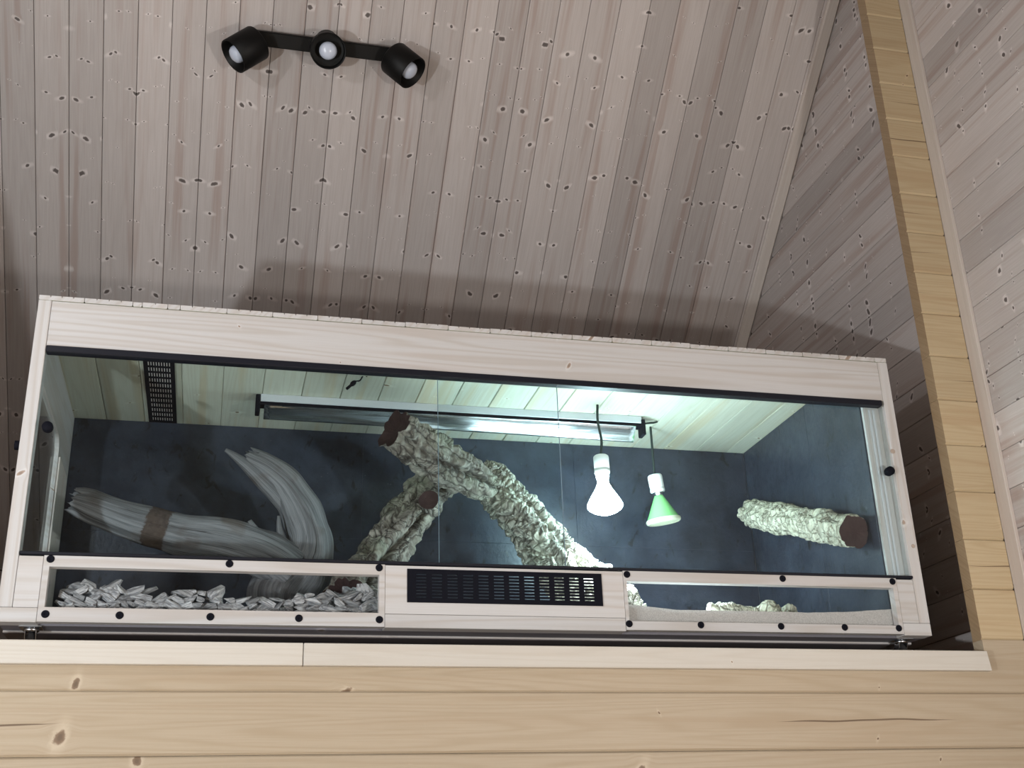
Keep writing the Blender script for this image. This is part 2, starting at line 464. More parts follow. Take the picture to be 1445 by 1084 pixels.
def lathe_bm(bm, prof, seg=24, mw=None, mi=None):
    """revolve (r, z) points round Z; mi gives a material index per strip"""
    mw = mw or Matrix.Identity(4)
    rings = []
    for r, z in prof:
        if r < 1e-6:
            rings.append([bm.verts.new(mw @ Vector((0, 0, z)))])
        else:
            rings.append([bm.verts.new(mw @ Vector((r * math.cos(2 * math.pi * k / seg), r * math.sin(2 * math.pi * k / seg), z)))
                          for k in range(seg)])
    for i in range(len(rings) - 1):
        a, b = rings[i], rings[i + 1]
        for k in range(seg):
            k2 = (k + 1) % seg
            if len(a) == 1 and len(b) == 1:
                continue
            if len(a) == 1:
                f = bm.faces.new((a[0], b[k2], b[k]))
            elif len(b) == 1:
                f = bm.faces.new((a[k], a[k2], b[0]))
            else:
                f = bm.faces.new((a[k], a[k2], b[k2], b[k]))
            if mi:
                f.material_index = mi[i]
    return bm


def lathe(name, prof, mat, parent, mw, seg=24, smooth=True):
    bm = lathe_bm(bmesh.new(), prof, seg)
    bmesh.ops.recalc_face_normals(bm, faces=bm.faces)
    me = mesh(name, bm, mat, smooth)
    return put(name, me, parent, mw)


def spline(pts, n):
    """Catmull-Rom through (Vector, radius) pairs -> n samples"""
    out = []
    m = len(pts) - 1
    for i in range(n):
        t = i / (n - 1) * m
        k = min(int(t), m - 1)
        f = t - k
        P = [pts[max(0, min(m, k + j))] for j in (-1, 0, 1, 2)]

        def cr(a, b, c, d):
            return 0.5 * ((2 * b) + (c - a) * f + (2 * a - 5 * b + 4 * c - d) * f * f + (3 * b - a - 3 * c + d) * f ** 3)
        out.append((cr(*[p[0] for p in P]), max(0.0004, cr(*[p[1] for p in P]))))
    return out


def tube_bm(bm, pts, nring, seg, disp=None, cap0=1, cap1=1, cut=(0, 0), ell=1.0, jag=0.0):
    """tube along a spline; disp(u, a, d, r) gives the new radius; caps use material index cap0 / cap1"""
    sm = spline(pts, nring)
    uvl = bm.loops.layers.uv.verify()
    t0 = (sm[1][0] - sm[0][0]).normalized()
    side = t0.orthogonal().normalized()
    # keep the reference direction facing the viewer so that grooves can be placed on the visible side
    view = (CAM - sm[0][0]).normalized()
    side = (view - t0 * view.dot(t0)).normalized()
    rings, us = [], []
    u = 0.0
    for i, (p, r) in enumerate(sm):
        t = (sm[min(i + 1, nring - 1)][0] - sm[max(i - 1, 0)][0]).normalized()
        side = (side - t * side.dot(t)).normalized()
        up = t.cross(side)
        if i:
            u += (p - sm[i - 1][0]).length
        us.append(u)
        row = []
        for k in range(seg):
            a = 2 * math.pi * k / seg
            d = side * math.cos(a) + up * math.sin(a) * ell
            rr = disp(u, a, p + d * r, r) if disp else r
            q = p + d * rr
            if jag and us[-1] < 3 * jag:          # splintered end: fibres broken at different lengths
                js = noise.noise(Vector((math.cos(a) * 3.1, math.sin(a) * 3.1, pts[0][1] * 90))) + 0.6 * noise.noise(Vector((math.cos(a) * 7, math.sin(a) * 7, 5.0)))
                q = q + t * (jag * js * (1 - us[-1] / (3 * jag)))
            row.append(bm.verts.new(q))
        rings.append(row)
    for i in range(nring - 1):
        for k in range(seg):
            k2 = (k + 1) % seg
            f = bm.faces.new((rings[i][k], rings[i][k2], rings[i + 1][k2], rings[i + 1][k]))
            f.smooth = True
            for l, (uu, vv) in zip(f.loops, ((us[i], k / seg), (us[i], (k + 1) / seg), (us[i + 1], (k + 1) / seg), (us[i + 1], k / seg))):
                l[uvl].uv = (uu, vv)
    for row, p, mi, flip, ins in ((rings[0], sm[0][0], cap0, True, cut[0]), (rings[-1], sm[-1][0], cap1, False, cut[1])):
        t = (sm[1][0] - sm[0][0]).normalized() * (1 if flip else -1)
        if not flip:
            t = (sm[-2][0] - sm[-1][0]).normalized()
        c = sum((v.co for v in row), Vector()) / len(row)
        prev = row
        for sc in (0.86, 0.5):
            cur = [bm.verts.new(c + (v.co - c) * sc + t * ins * (1 - sc) * 2 + t * 0.0012 * noise.noise(v.co * 60)) for v in row]
            for k in range(seg):
                k2 = (k + 1) % seg
                q = (prev[k], prev[k2], cur[k2], cur[k])
                f = bm.faces.new(q if not flip else q[::-1])
                f.material_index = mi
            prev = cur
        cv = bm.verts.new(c + t * ins)
        for k in range(seg):
            k2 = (k + 1) % seg
            q = (prev[k], prev[k2], cv)
            f = bm.faces.new(q if not flip else q[::-1])
            f.material_index = mi
    return bm


def cord_bm(bm, pts, r, n=24, seg=8):
    return tube_bm(bm, [(Vector(p), r) for p in pts], n, seg, None, 0, 0)


# ------------------------------------------------------------------ the setting
SL = 0.713571
TS, CS, SN = math.tan(SL), math.cos(SL), math.sin(SL)
ZC = 5.042                       # height of the slope above y = 0
XR = 0.147                       # plane of the right-hand wall
XL, YB = -4.45, -5.0
ZL = 2.116                       # loft floor
zc = lambda y: ZC - TS * y


def slab(name, quad, nrm, th, mat, label, cat='wall'):
    """a flat piece of the shell: quad at its face, thickened away from the room"""
    bm = bmesh.new()
    nv = Vector(nrm).normalized() * -th
    a = [bm.verts.new(q) for q in quad]
    b = [bm.verts.new(Vector(q) + nv) for q in quad]
    bm.faces.new(a)
    bm.faces.new(b[::-1])
    k = len(a)
    for i in range(k):
        bm.faces.new((a[i], b[i], b[(i + 1) % k], a[(i + 1) % k]))
    bmesh.ops.recalc_face_normals(bm, faces=bm.faces)
    return tag(put(name, mesh(name, bm, mat)), label, cat, kind='structure')


YR = -1.2                         # ridge
YE = 3.30                         # eave behind the loft
nC = Vector((0, -SN, -CS))
off = nC * -0.016                 # backing sits behind the planks
ceil = slab('ceiling', [Vector((XL, YR, zc(YR))) + off, Vector((XR, YR, zc(YR))) + off, Vector((XR, YE, zc(YE))) + off,
                        Vector((XL, YE, zc(YE))) + off], nC, 0.05, 'back',
            'sloping ceiling of whitewashed knotty pine panelling above the terrarium', 'ceiling')
PC = 0.1166
dC = Vector((0, CS, -SN))
Lc = (YE - YR) / CS
cm = mesh('ceiling_plank', plank_bm(Lc, PC - 0.0016, 0.014, 0.0016), 'wash')
ymid = (YE + YR) / 2
k0 = int((XL + 2.946) / PC) - 1
seed = 0.0
kk = 0
x = -2.946 + k0 * PC
while x < 0.128:
    if kk % 2 == 0:
        seed = R.random()
    xc = x + PC / 2
    if xc > XL + PC / 2:
        put('plank', cm, ceil, frame((xc, ymid, zc(ymid)), dC, nC), (seed, float(kk % 2), R.random(), 1))
    x += PC
    kk += 1

# right-hand gable wall: horizontal planks
nR = Vector((-1, 0, 0))
wr = slab('wall_right', [(XR + .016, YB, 0), (XR + .016, YB, 2.2), (XR + .016, YR, zc(YR)), (XR + .016, YE, zc(YE)), (XR + .016, YE, 0)],
          nR, 0.05, 'back', 'whitewashed plank wall at the right, meeting the sloping ceiling')
PR = 0.1182
z = 4.132 - 35 * PR
kk = 0
while z < zc(YR):
    z1 = z + PR
    ya = YB if z1 < 2.3 else max(YB, YR - (zc(YR) - z1) / TS)
    yb = min(YE, (ZC - z1) / TS + 0.11)
    if yb - ya > 0.2:
        if kk % 2 == 0:
            seed = R.random()
        put('plank', mesh('wall_plank', plank_bm(yb - ya, PR - 0.0016, 0.014, 0.0016), 'wash'), wr,
            frame((XR, (ya + yb) / 2, z + PR / 2), (0, 1, 0), nR), (seed, float(kk % 2), R.random(), 1))
    z = z1
    kk += 1

# log wall with the loft opening; the boards below the opening run the whole width
H = 0.145
Z0 = 4.34
wf = empty('wall_front', (-1.2, 0.02, 0), 'pale yellow pine log wall below and beside the loft opening', 'wall', kind='structure')
nF = Vector((0, -1, 0))
XJL, XCR = -3.205, 0.1345


def log(xa, xb, k, **kw):
    zt = Z0 - k * H
    put('log_board', mesh('log_board', plank_bm(xb - xa, H - 0.001, 0.044, 0.0035, 0.0055, 1), ['stublog' if k < 15 else 'log', 'logend']), wf,
        frame(((xa + xb) / 2, 0, zt - H / 2), (1, 0, 0), nF), (R.random(), 0.0, R.uniform(0.75, 1.0) if k < 16 else R.uniform(0.10, 0.28), 1))


for k in range(-12, 15):
    log(0.0, XCR, k)
    log(XL, XJL, k)
# the board the ledge is fixed to is notched down by the opening: stub at each end, full width below
zt15 = Z0 - 15 * H
for xa, xb in ((0.0, XCR), (XL, XJL)):
    pass
bm = bmesh.new()
sec = [(XL, zt15 - H), (XCR, zt15 - H), (XCR, zt15), (0.0, zt15), (0.0, 2.118), (XJL, 2.118), (XJL, zt15), (XL, zt15)]
cxx = (XL + XCR) / 2
czz = zt15 - H / 2
fa = [bm.verts.new((p[0] - cxx, p[1] - czz, 0)) for p in sec]
fb = [bm.verts.new((p[0] - cxx, p[1] - czz, -0.044)) for p in sec]
bm.faces.new(fa)
bm.faces.new(fb[::-1])
for i in range(8):
    bm.faces.new((fa[i], fb[i], fb[(i + 1) % 8], fa[(i + 1) % 8]))
bmesh.ops.recalc_face_normals(bm, faces=bm.faces)
bmesh.ops.bevel(bm, geom=[e for e in bm.edges if all(abs(v.co.z) < 1e-6 for v in e.verts) and abs(e.verts[0].co.y - e.verts[1].co.y) < 1e-6 and min(v.co.y for v in e.verts) < -0.05],
                offset=0.004, segments=1, affect='EDGES')
put('log_board', mesh('log_board', bm, 'log'), wf, frame((cxx, 0, czz), (1, 0, 0), nF), (0.37, 0, 0.2, 1))
for k in range(16, 30):
    if Z0 - (k + 1) * H > -0.05:
        log(XL, XCR, k)

# trims
t1 = board('trim_1', XR - 0.012, XR, -0.052, 0.0, 0.02, 5.4, 'trim', None, 'z')
tag(t1, 'whitewashed vertical corner trim between the log stub and the plank wall', 'trim', kind='structure')
tc = frame((XR - 0.032, (YE - 0.6) / 2, zc((YE - 0.6) / 2)), dC, nC)
t2 = put('trim_2', mesh('trim_2', plank_bm((YE + 0.6) / CS, 0.052, 0.004, 0.004), 'trim'), None, frame(Vector((XR - 0.027, 1.3, zc(1.3))) + nC * 0.012, dC, nC))
bm = plank_bm((YE + 0.6) / CS - 0.2, 0.050, 0.0155, 0.006)
t2.data = mesh('trim_2', bm, 'trim')
tag(t2, 'whitewashed strip covering the joint of sloping ceiling and right wall', 'trim', kind='structure')
bm = bmesh.new()


def ledge(name, xa, xb, cut, label, col):
    bm = bmesh.new()
    zb, zt = 2.077, 2.1305
    cx, cz = (xa + xb) / 2, (zb + zt) / 2
    sec = [(xa, zb), (xb + cut, zb), (xb, zt), (xa, zt)]
    L = []
    for yy in (0.0, -0.02):
        L.append([bm.verts.new((p[0] - cx, p[1] - cz, yy)) for p in sec])
    a, b = L
    bm.faces.new(a)
    bm.faces.new(b[::-1])
    for i in range(4):
        bm.faces.new((a[i], b[i], b[(i + 1) % 4], a[(i + 1) % 4]))
    bmesh.ops.recalc_face_normals(bm, faces=bm.faces)
    bmesh.ops.bevel(bm, geom=list(bm.edges), offset=0.0015, segments=1, affect='EDGES')
    o = put(name, mesh(name, bm, 'ledge'), None, frame((cx, -0.0215, cz), (1, 0, 0), (0, -1, 0)), col)
    return tag(o, label, 'trim', kind='structure')


xj = at(428, 922, -0.02).x
ledge('trim_3', XL, xj - 0.0008, 0.0, 'paler left length of the planed ledge trim below the terrarium', (0.31, 0, 0.75, 1))
ledge('trim_4', xj + 0.0008, -0.006, 0.006, 'long right length of the planed ledge trim, cut at a slant at the jamb', (0.62, 0, 0.35, 1))

slab('loft_floor', [(XL, 0.05, ZL), (XR, 0.05, ZL), (XR, YE, ZL), (XL, YE, ZL)], (0, 0, 1), 0.05, 'floorwood',
     'loft floor on which the terrarium stands', 'floor')
slab('floor', [(XL, YB, 0), (XR, YB, 0), (XR, YE, 0), (XL, YE, 0)], (0, 0, 1), 0.1, 'floorwood', 'floor of the room below the loft', 'floor')
slab('wall_left', [(XL, YB, 0), (XL, YB, 2.2), (XL, YR, zc(YR)), (XL, YE, zc(YE)), (XL, YE, 0)], (1, 0, 0), 0.05, 'wash', 'left gable wall of the room')
slab('wall_back', [(XL, YB, 0), (XR, YB, 0), (XR, YB, 2.75), (XL, YB, 2.75)], (0, 1, 0), 0.05, 'log', 'log wall behind the viewer')
slab('ceiling_opposite', [(XL, YR, zc(YR)), (XR, YR, zc(YR)), (XR, YB - .05, 2.75), (XL, YB - .05, 2.75)], (0, TS, -1), 0.05, 'dimmed',
     'opposite slope of the panelled ceiling', 'ceiling')
slab('wall_eave', [(XL, YE - 0.02, 0), (XR, YE - 0.02, 0), (XR, YE - 0.02, 2.3), (XL, YE - 0.02, 2.3)], (0, -1, 0), 0.05, 'wash', 'low eave wall behind the loft')

# ------------------------------------------------------------------ the terrarium
X0, X1, YF, ZB, ZT = -2.585, -0.098, 0.085, 2.191, 3.0395
PT = 0.1228
T = empty('terrarium', (-1.34, 0.5, ZL), 'long pale pine terrarium with sliding glass front, lit inside, standing on the loft ledge', 'terrarium')
YK = 0.962                           # inner back face

# frame
board('corner_post', X0, X0 + 0.0325, YF, YF + 0.045, 2.2265, ZT - 0.0005, 'case', T, 'z')
board('corner_post', X1 - 0.033, X1, YF, YF + 0.045, 2.2265, ZT - 0.0005, 'case', T, 'z')
board('fascia_board', X0 + 0.0333, X1 - 0.0336, YF + 0.0006, YF + 0.02, 2.908, ZT - 0.0015, 'case', T, 'x', color=(0.417, 0, 0.6, 1))
for xa, xb in ((X0, -2.4950), (-1.6630, -1.0160), (-0.1860, X1)):
    board('bottom_rail', xa, xb, YF, YF + 0.045, ZB, 2.2257, 'case', T, 'x')
for xa, xb in ((X0 + 0.0333, -2.4950), (-0.1860, X1 - 0.0336)):
    board('filler_board', xa, xb, YF + 0.0008, YF + 0.02, 2.2265, 2.352, 'case', T, 'x')


def pane_frame(name, outer, inner, y0, y1, mat, parent, nz=None):
    """flat board with a rectangular opening"""
    (ax, bx, az, bz), (cx, dx, cz, dz) = outer, inner
    mx, mz = (ax + bx) / 2, (az + bz) / 2
    bm = bmesh.new()
    O = [(ax, az), (bx, az), (bx, bz), (ax, bz)]
    I = [(cx, cz), (dx, cz), (dx, dz), (cx, dz)]
    V = {}
    for nm, pts in (('o', O), ('i', I)):
        for yy in (0, 1):
            V[nm, yy] = [bm.verts.new((p[0] - mx, p[1] - mz, -(y1 - y0) * yy)) for p in pts]
    for i in range(4):
        j = (i + 1) % 4
        bm.faces.new((V['o', 0][i], V['o', 0][j], V['i', 0][j], V['i', 0][i]))
        bm.faces.new((V['o', 1][j], V['o', 1][i], V['i', 1][i], V['i', 1][j]))
        bm.faces.new((V['o', 0][j], V['o', 0][i], V['o', 1][i], V['o', 1][j]))
        bm.faces.new((V['i', 0][i], V['i', 0][j], V['i', 1][j], V['i', 1][i]))
    bmesh.ops.recalc_face_normals(bm, faces=bm.faces)
    return put(name, mesh(name, bm, mat), parent, frame((mx, y0, mz), (1, 0, 0), (0, -1, 0)))


# middle board with the vent cut in it
pane_frame('vent_board', (-1.6630, -1.0160, 2.2265, 2.352), (-1.598, -1.085, 2.263, 2.338), YF + 0.0005, YF + 0.02, 'case', T)


def grille(name, a, b, cols, rows, margin, slot, mw, mat, parent, th=0.004):
    """perforated plate a x b in local XY with a grid of slots (slot = share of the cell that is open)"""
    bm = bmesh.new()
    x0, x1, y0, y1 = -a / 2, a / 2, -b / 2, b / 2
    mx, my = margin
    cw, chh = (a - 2 * mx) / cols, (b - 2 * my) / rows
    ow, oh = cw * slot[0], chh * slot[1]
    box_bm(bm, x0, x1, y0, y0 + my + (chh - oh) / 2, -th, 0)
    box_bm(bm, x0, x1, y1 - my - (chh - oh) / 2, y1, -th, 0)
    ya, yb = y0 + my + (chh - oh) / 2, y1 - my - (chh - oh) / 2
    xs = [x0]
    for c in range(cols):
        xs += [x0 + mx + c * cw + (cw - ow) / 2, x0 + mx + c * cw + (cw + ow) / 2]
    xs.append(x1)
    for i in range(0, len(xs), 2):
        box_bm(bm, xs[i], xs[i + 1], ya, yb, -th, 0)
    for c in range(cols):
        for r in range(rows - 1):
            yc = y0 + my + (r + 1) * chh
            box_bm(bm, xs[1 + 2 * c], xs[2 + 2 * c], yc - (chh - oh) / 2, yc + (chh - oh) / 2, -th, 0)
    bmesh.ops.remove_doubles(bm, verts=bm.verts, dist=1e-6)
    return put(name, mesh(name, bm, mat), parent, mw)


vg = grille('vent_grille', 0.5285, 0.0875, 12, 8, (0.016, 0.010), (0.66, 0.42), frame((-1.3415, YF - 0.0025, 2.3003), (1, 0, 0), (0, -1, 0)), 'black', T)
vg['label'] = 'black slotted vent grille in the middle of the lower front'

# two screwed window frames low in the front
screw_bm = lathe_bm(bmesh.new(), [(0.0, 0.0012), (0.0028, 0.0012), (0.0034, 0.0032), (0.0078, 0.0032), (0.0092, 0.0020), (0.0095, 0.0), (0.0, 0.0)], 18)
screw_me = mesh('screw', screw_bm, 'black', True)
for outer, inner, top, bot, lab in (
        ((-2.4942, -1.6638, 2.1925, 2.3535), (-2.4800, -1.6785, 2.2275, 2.3262), [-2.479, -2.056, -1.679], [-2.476, -2.307, -2.094, -1.879, -1.677], 'left'),
        ((-1.0152, -0.1868, 2.1945, 2.3555), (-1.0055, -0.2000, 2.2180, 2.3262), [-1.004, -0.543, -0.199], [-1.007, -0.802, -0.565, -0.371, -0.202], 'right')):
    fr = pane_frame('window_frame', outer, inner, YF - 0.001, YF + 0.024, 'case', T)
    for xx in top:
        put('screw', screw_me, fr, frame((xx, YF - 0.001, 2.3445), (1, 0, 0), (0, -1, 0)))
    for xx in bot:
        put('screw', screw_me, fr, frame((xx, YF - 0.001, 2.2105), (1, 0, 0), (0, -1, 0)))
    bm = box_bm(bmesh.new(), inner[0] - 0.003, inner[1] + 0.003, YF + 0.0245, YF + 0.0275, inner[2] - 0.012, inner[3] + 0.012)
    pn = put('window_pane', mesh('window_pane', bm, 'acrylic'), fr)
    pn['label'] = 'clear pane behind the opening'

# glass rails, panes and knobs
bm = box_bm(bmesh.new(), X0 + 0.034, -0.1395, YF - 0.006, YF + 0.022, 2.8905, 2.9080, 0.002)
put('upper_rail', mesh('upper_rail', bm, 'track'), T)
bm = box_bm(bmesh.new(), X0 + 0.034, -0.1310, YF - 0.004, YF + 0.022, 2.3545, 2.3625, 0.0015)
put('lower_rail', mesh('lower_rail', bm, 'track'), T)
for xa, xb, yy, xk in ((X0 + 0.033, -1.174, YF + 0.004, -2.5215), (-1.5185, X1 - 0.0335, YF + 0.013, -0.1535)):
    bm = box_bm(bmesh.new(), xa, xb, yy, yy + 0.004, 2.3630, 2.9010)
    g = put('glass_pane', mesh('glass_pane', bm, 'glass'), T)
    # polished edge line where the panes overlap
    xe = xb if xa < -2 else xa
    bm = box_bm(bmesh.new(), xe - 0.0006, xe + 0.0006, yy - 0.0002, yy + 0.0042, 2.3640, 2.8900)
    put('polished_edge', mesh('polished_edge', bm, 'edge'), g)
    lathe('knob', [(0, 0), (0.008, 0), (0.008, 0.006), (0.0125, 0.008), (0.0135, 0.012), (0.0135, 0.026), (0.0115, 0.030), (0, 0.030)], 'black', g,
          frame((xk, yy - 0.0003, 2.6785), (1, 0, 0), (0, -1, 0)), 20)

# top: planks running back to front, their ends showing as a notched strip
zc0, zc1 = ZT, ZT + 0.0135
seams = []
xs_ = -1.857 - 5 * PT
while xs_ - PT > X0 - 0.11:
    xs_ -= PT
xs_ = -1.857 - 6 * PT
edges = [X0]
xq = -1.857 - 5 * PT
while xq < X1:
    edges.append(xq)
    xq += PT
edges.append(X1)


def lid_plank(xa, xb, ya, yb, sd):
    dz = R.uniform(-0.001, 0.0015)
    w = xb - xa
    bm = bmesh.new()
    # profile with the small relief grooves seen along the front edge
    n_g = max(1, round(w / 0.0307))
    sec = [(-w / 2, 0.0030), (-w / 2 + 0.0022, 0.0), (w / 2 - 0.0034, 0.0), (w / 2 - 0.0014, 0.0030), (w / 2 - 0.0014, 0.0135 + dz)]
    for i in range(n_g - 1, 0, -1):
        g = -w / 2 + w * i / n_g
        sec += [(g + 0.0013, 0.0135 + dz), (g + 0.0009, 0.0095 + dz), (g - 0.0009, 0.0095 + dz), (g - 0.0013, 0.0135 + dz)]
    sec += [(-w / 2, 0.0135 + dz)]
    L = yb - ya
    # local X runs along +y, local Y along +x, local Z down
    a = [bm.verts.new((-L / 2, p[0], -p[1])) for p in sec]
    b = [bm.verts.new((L / 2, p[0], -p[1])) for p in sec]
    k = len(sec)
    for i in range(k):
        bm.faces.new((a[i], b[i], b[(i + 1) % k], a[(i + 1) % k]))
    bm.faces.new(a)
    bm.faces.new(b[::-1])
    bmesh.ops.recalc_face_normals(bm, faces=bm.faces)
    # underside and ends in different wood tones: ends pale, underside pine lining
    for f in bm.faces:
        f.material_index = 0 if abs(f.normal.x) > 0.9 or f.normal.z < -0.5 else 1
    put('lid_plank', mesh('lid_plank', bm, ['case', 'inner']), T, frame(((xa + xb) / 2, (ya + yb) / 2, zc0), (0, 1, 0), (0, 0, -1)), (sd, 0.0, R.random(), 1))


VX0, VX1, VY0, VY1 = -2.336, -2.246, 0.30, 0.955
for xa, xb in zip(edges[:-1], edges[1:]):
    sd = R.random()
    if xa < VX0 < xb:
        lid_plank(xa, VX0 + 0.012, YF, 0.98, sd)
        lid_plank(VX1 - 0.012, xb, YF, 0.98, sd)
        lid_plank(VX0 + 0.0122, VX1 - 0.0122, YF, VY0 + 0.02, sd)
        lid_plank(VX0 + 0.0122, VX1 - 0.0122, VY1 - 0.02, 0.98, sd)
    else:
        lid_plank(xa, xb, YF, 0.98, sd)
g = grille('ceiling_vent', 0.655, 0.090, 15, 9, (0.012, 0.011), (0.68, 0.42), frame(((VX0 + VX1) / 2, (VY0 + VY1) / 2, ZT - 0.0045), (0, 1, 0), (0, 0, -1)), 'black', T, 0.0012)
g['label'] = 'black slotted vent set in the wooden lid'
bm = box_bm(bmesh.new(), VX0 + 0.012, VX1 - 0.012, VY0 + 0.0205, VY1 - 0.0205, ZT - 0.0031, ZT - 0.0026)
mm = put('slot_backing', mesh('slot_backing', bm, 'mesh'), T)  # backing added so that the vent slots show bright
mm['label'] = 'pale backing added to brighten the slots of the lid vent'

# walls, base and linings
board('back_panel', X0, X1, YK + 0.008, YK + 0.022, 2.2, ZT - 0.0005, 'case', T, 'x')
zs = 2.66
for (xa, xb) in ((X0 + 0.013, -1.62), (-1.6198, -0.86), (-0.8598, -0.1905)):
    for (za, zb) in ((2.2005, zs), (zs + 0.0002, ZT - 0.001)):
        bm = box_bm(bmesh.new(), xa, xb, YK, YK + 0.0075, za, zb, 0.0005)
        put('cork_sheet', mesh('cork_sheet', bm, 'cork_wall'), T)
for (ya, yb) in ((0.132, 0.47), (0.4706, YK - 0.0005)):
    bm = box_bm(bmesh.new(), -0.1900, -0.181, ya, yb, 2.2005, ZT - 0.001, 0.0012)
    put('cork_sheet', mesh('cork_sheet', bm, 'cork_wall'), T)
board('side_panel', -0.1805, X1, YF + 0.046, YK + 0.007, 2.2, ZT - 0.0005, 'case', T, 'y')
board('inner_stile', -0.186, X1 - 0.0335, YF + 0.0335, YF + 0.0455, 2.353, 2.907, 'case', T, 'z')
for xx in (-0.166, -0.153):
    bm = box_bm(bmesh.new(), xx - 0.0035, xx + 0.0035, YF + 0.030, YF + 0.0333, 2.364, 2.889, 0.0006)
    put('side_channel', mesh('side_channel', bm, 'channel'), T)
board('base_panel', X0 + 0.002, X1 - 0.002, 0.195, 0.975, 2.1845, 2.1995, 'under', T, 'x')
board('edge_strip', X0 + 0.002, X1 - 0.002, 0.1925, 0.1948, 2.1862, 2.1912, 'case', T, 'x', 0.0003)
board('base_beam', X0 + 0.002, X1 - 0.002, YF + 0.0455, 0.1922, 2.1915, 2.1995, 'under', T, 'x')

for (xx, zz, rr_) in ((-0.1275, 2.745, 0.0075), (-0.1120, 2.452, 0.0060)):
    lathe('dowel_plug', [(0, 0.0008), (rr_ * 0.72, 0.0008), (rr_ * 0.8, 0.0), (rr_ * 0.9, 0.0), (rr_, 0.0006), (rr_, -0.002)], 'plug', T, frame((xx, YF - 0.0002, zz), (1, 0, 0), (0, -1, 0)), 18, False)

# left side panel with a round-cornered side window
bm = bmesh.new()
oy0, oy1, oz0, oz1 = YF + 0.0455, YK + 0.007, 2.2, ZT - 0.0005
iy0, iy1, iz0, iz1, rr = 0.165, 0.70, 2.34, 2.868, 0.06
inn, outp = [], []
for (cy, cz, a0) in ((iy1 - rr, iz1 - rr, 0), (iy0 + rr, iz1 - rr, 90), (iy0 + rr, iz0 + rr, 180), (iy1 - rr, iz0 + rr, 270)):
    for i in range(9):
        a = math.radians(a0 + i * 90 / 8)
        inn.append((cy + rr * math.cos(a), cz + rr * math.sin(a)))
        c_, s_ = math.cos(a), math.sin(a)
        m_ = max(abs(c_), abs(s_))
        my, mz = (oy0 + oy1) / 2, (oz0 + oz1) / 2
        outp.append((my + c_ / m_ * (oy1 - oy0) / 2, mz + s_ / m_ * (oz1 - oz0) / 2))
LX = (X0 + 0.0125, X0)
V = {}
for nm, pts in (('i', inn), ('o', outp)):
    for j, xx in enumerate(LX):
        V[nm, j] = [bm.verts.new((xx, p[0], p[1])) for p in pts]
kN = len(inn)
for i in range(kN):
    j = (i + 1) % kN
    for q in ((V['o', 0][i], V['o', 0][j], V['i', 0][j], V['i', 0][i]), (V['o', 1][j], V['o', 1][i], V['i', 1][i], V['i', 1][j]),
              (V['i', 0][i], V['i', 0][j], V['i', 1][j], V['i', 1][i]), (V['o', 0][j], V['o', 0][i], V['o', 1][i], V['o', 1][j])):
        bm.faces.new(q)
bmesh.ops.recalc_face_normals(bm, faces=bm.faces)
mw = frame((X0, 0.5, 2.6), (0, 1, 0), (1, 0, 0))
bm.transform(mw.inverted())
sp = put('side_panel', mesh('side_panel', bm, 'case'), T, mw)
bm = box_bm(bmesh.new(), X0 + 0.004, X0 + 0.008, iy0 - 0.0, iy1 + 0.0, iz0, iz1)
put('side_pane', mesh('side_pane', bm, 'glass'), sp)
board('room_lit_strip', X0 + 0.0126, X0 + 0.0186, 0.705, 0.905, 2.201, 2.815, 'lit_panel', T, 'z')  # added strip standing for the room light that falls on the side panel
lathe('latch', [(0, 0), (0.010, 0), (0.012, 0.004), (0.012, 0.014), (0, 0.016)], 'black', sp, frame((X0 - 0.0002, 0.11, 2.64), (0, 1, 0), (-1, 0, 0)), 16)

# casters
for (cx, cy) in ((-2.512, 0.150), (-1.710, 0.305), (-0.9535, 0.300), (-0.160, 0.150)):
    front = cy < 0.2
    c0 = Vector((cx, cy, 0))
    zt_ = 2.1913 if front else 2.1843
    bm = box_bm(bmesh.new(), cx - 0.026, cx + 0.026, cy - 0.026, cy + 0.026, zt_ - 0.003, zt_)
    cst = put('caster', mesh('caster_plate', bm, 'chrome' if front else 'black'), T)
    lathe('swivel', [(0, 0), (0.017, 0), (0.019, -0.006), (0.014, -0.010), (0, -0.010)], 'chrome', cst, Matrix.Translation((cx, cy, zt_ - 0.003)), 18)
    for sx in (-1, 1):
        bm = bmesh.new()
        xq = cx + sx * 0.0125
        pr = [(cy - 0.014, zt_ - 0.010), (cy + 0.014, zt_ - 0.010), (cy + 0.020, zt_ - 0.044), (cy + 0.006, zt_ - 0.050)]
        a = [bm.verts.new((xq - 0.001, p[0], p[1])) for p in pr]
        b = [bm.verts.new((xq + 0.001, p[0], p[1])) for p in pr]
        bm.faces.new(a)
        bm.faces.new(b[::-1])
        for i in range(4):
            bm.faces.new((a[i], b[i], b[(i + 1) % 4], a[(i + 1) % 4]))
        bmesh.ops.recalc_face_normals(bm, faces=bm.faces)
        put('fork_arm', mesh('fork_arm', bm, 'chrome'), cst)
    rw = (zt_ - 0.043 - ZL)
    lathe('wheel', [(0, -0.010), (0.010, -0.010), (rw * 0.8, -0.009), (rw, -0.005), (rw, 0.005), (rw * 0.8, 0.009), (0.010, 0.010), (0, 0.010)], 'rubber', cst,
          frame((cx, cy + 0.012, ZL + rw + 0.0003), (0, 1, 0), (1, 0, 0)), 24)

# ------------------------------------------------------------------ inside: substrates
# sand on the right, gravel bed on the left, meeting behind the middle board
bm = bmesh.new()
xa, xb, ya, yb = -1.34, -0.1912, YF + 0.0285, 0.955
nx, ny = 90, 24
prof = [(-1.34, 2.262), (-1.006, 2.271), (-0.93, 2.2635), (-0.857, 2.2565), (-0.75, 2.258), (-0.563, 2.2575), (-0.47, 2.2565), (-0.39, 2.2585), (-0.32, 2.262), (-0.205, 2.271), (-0.19, 2.272)]


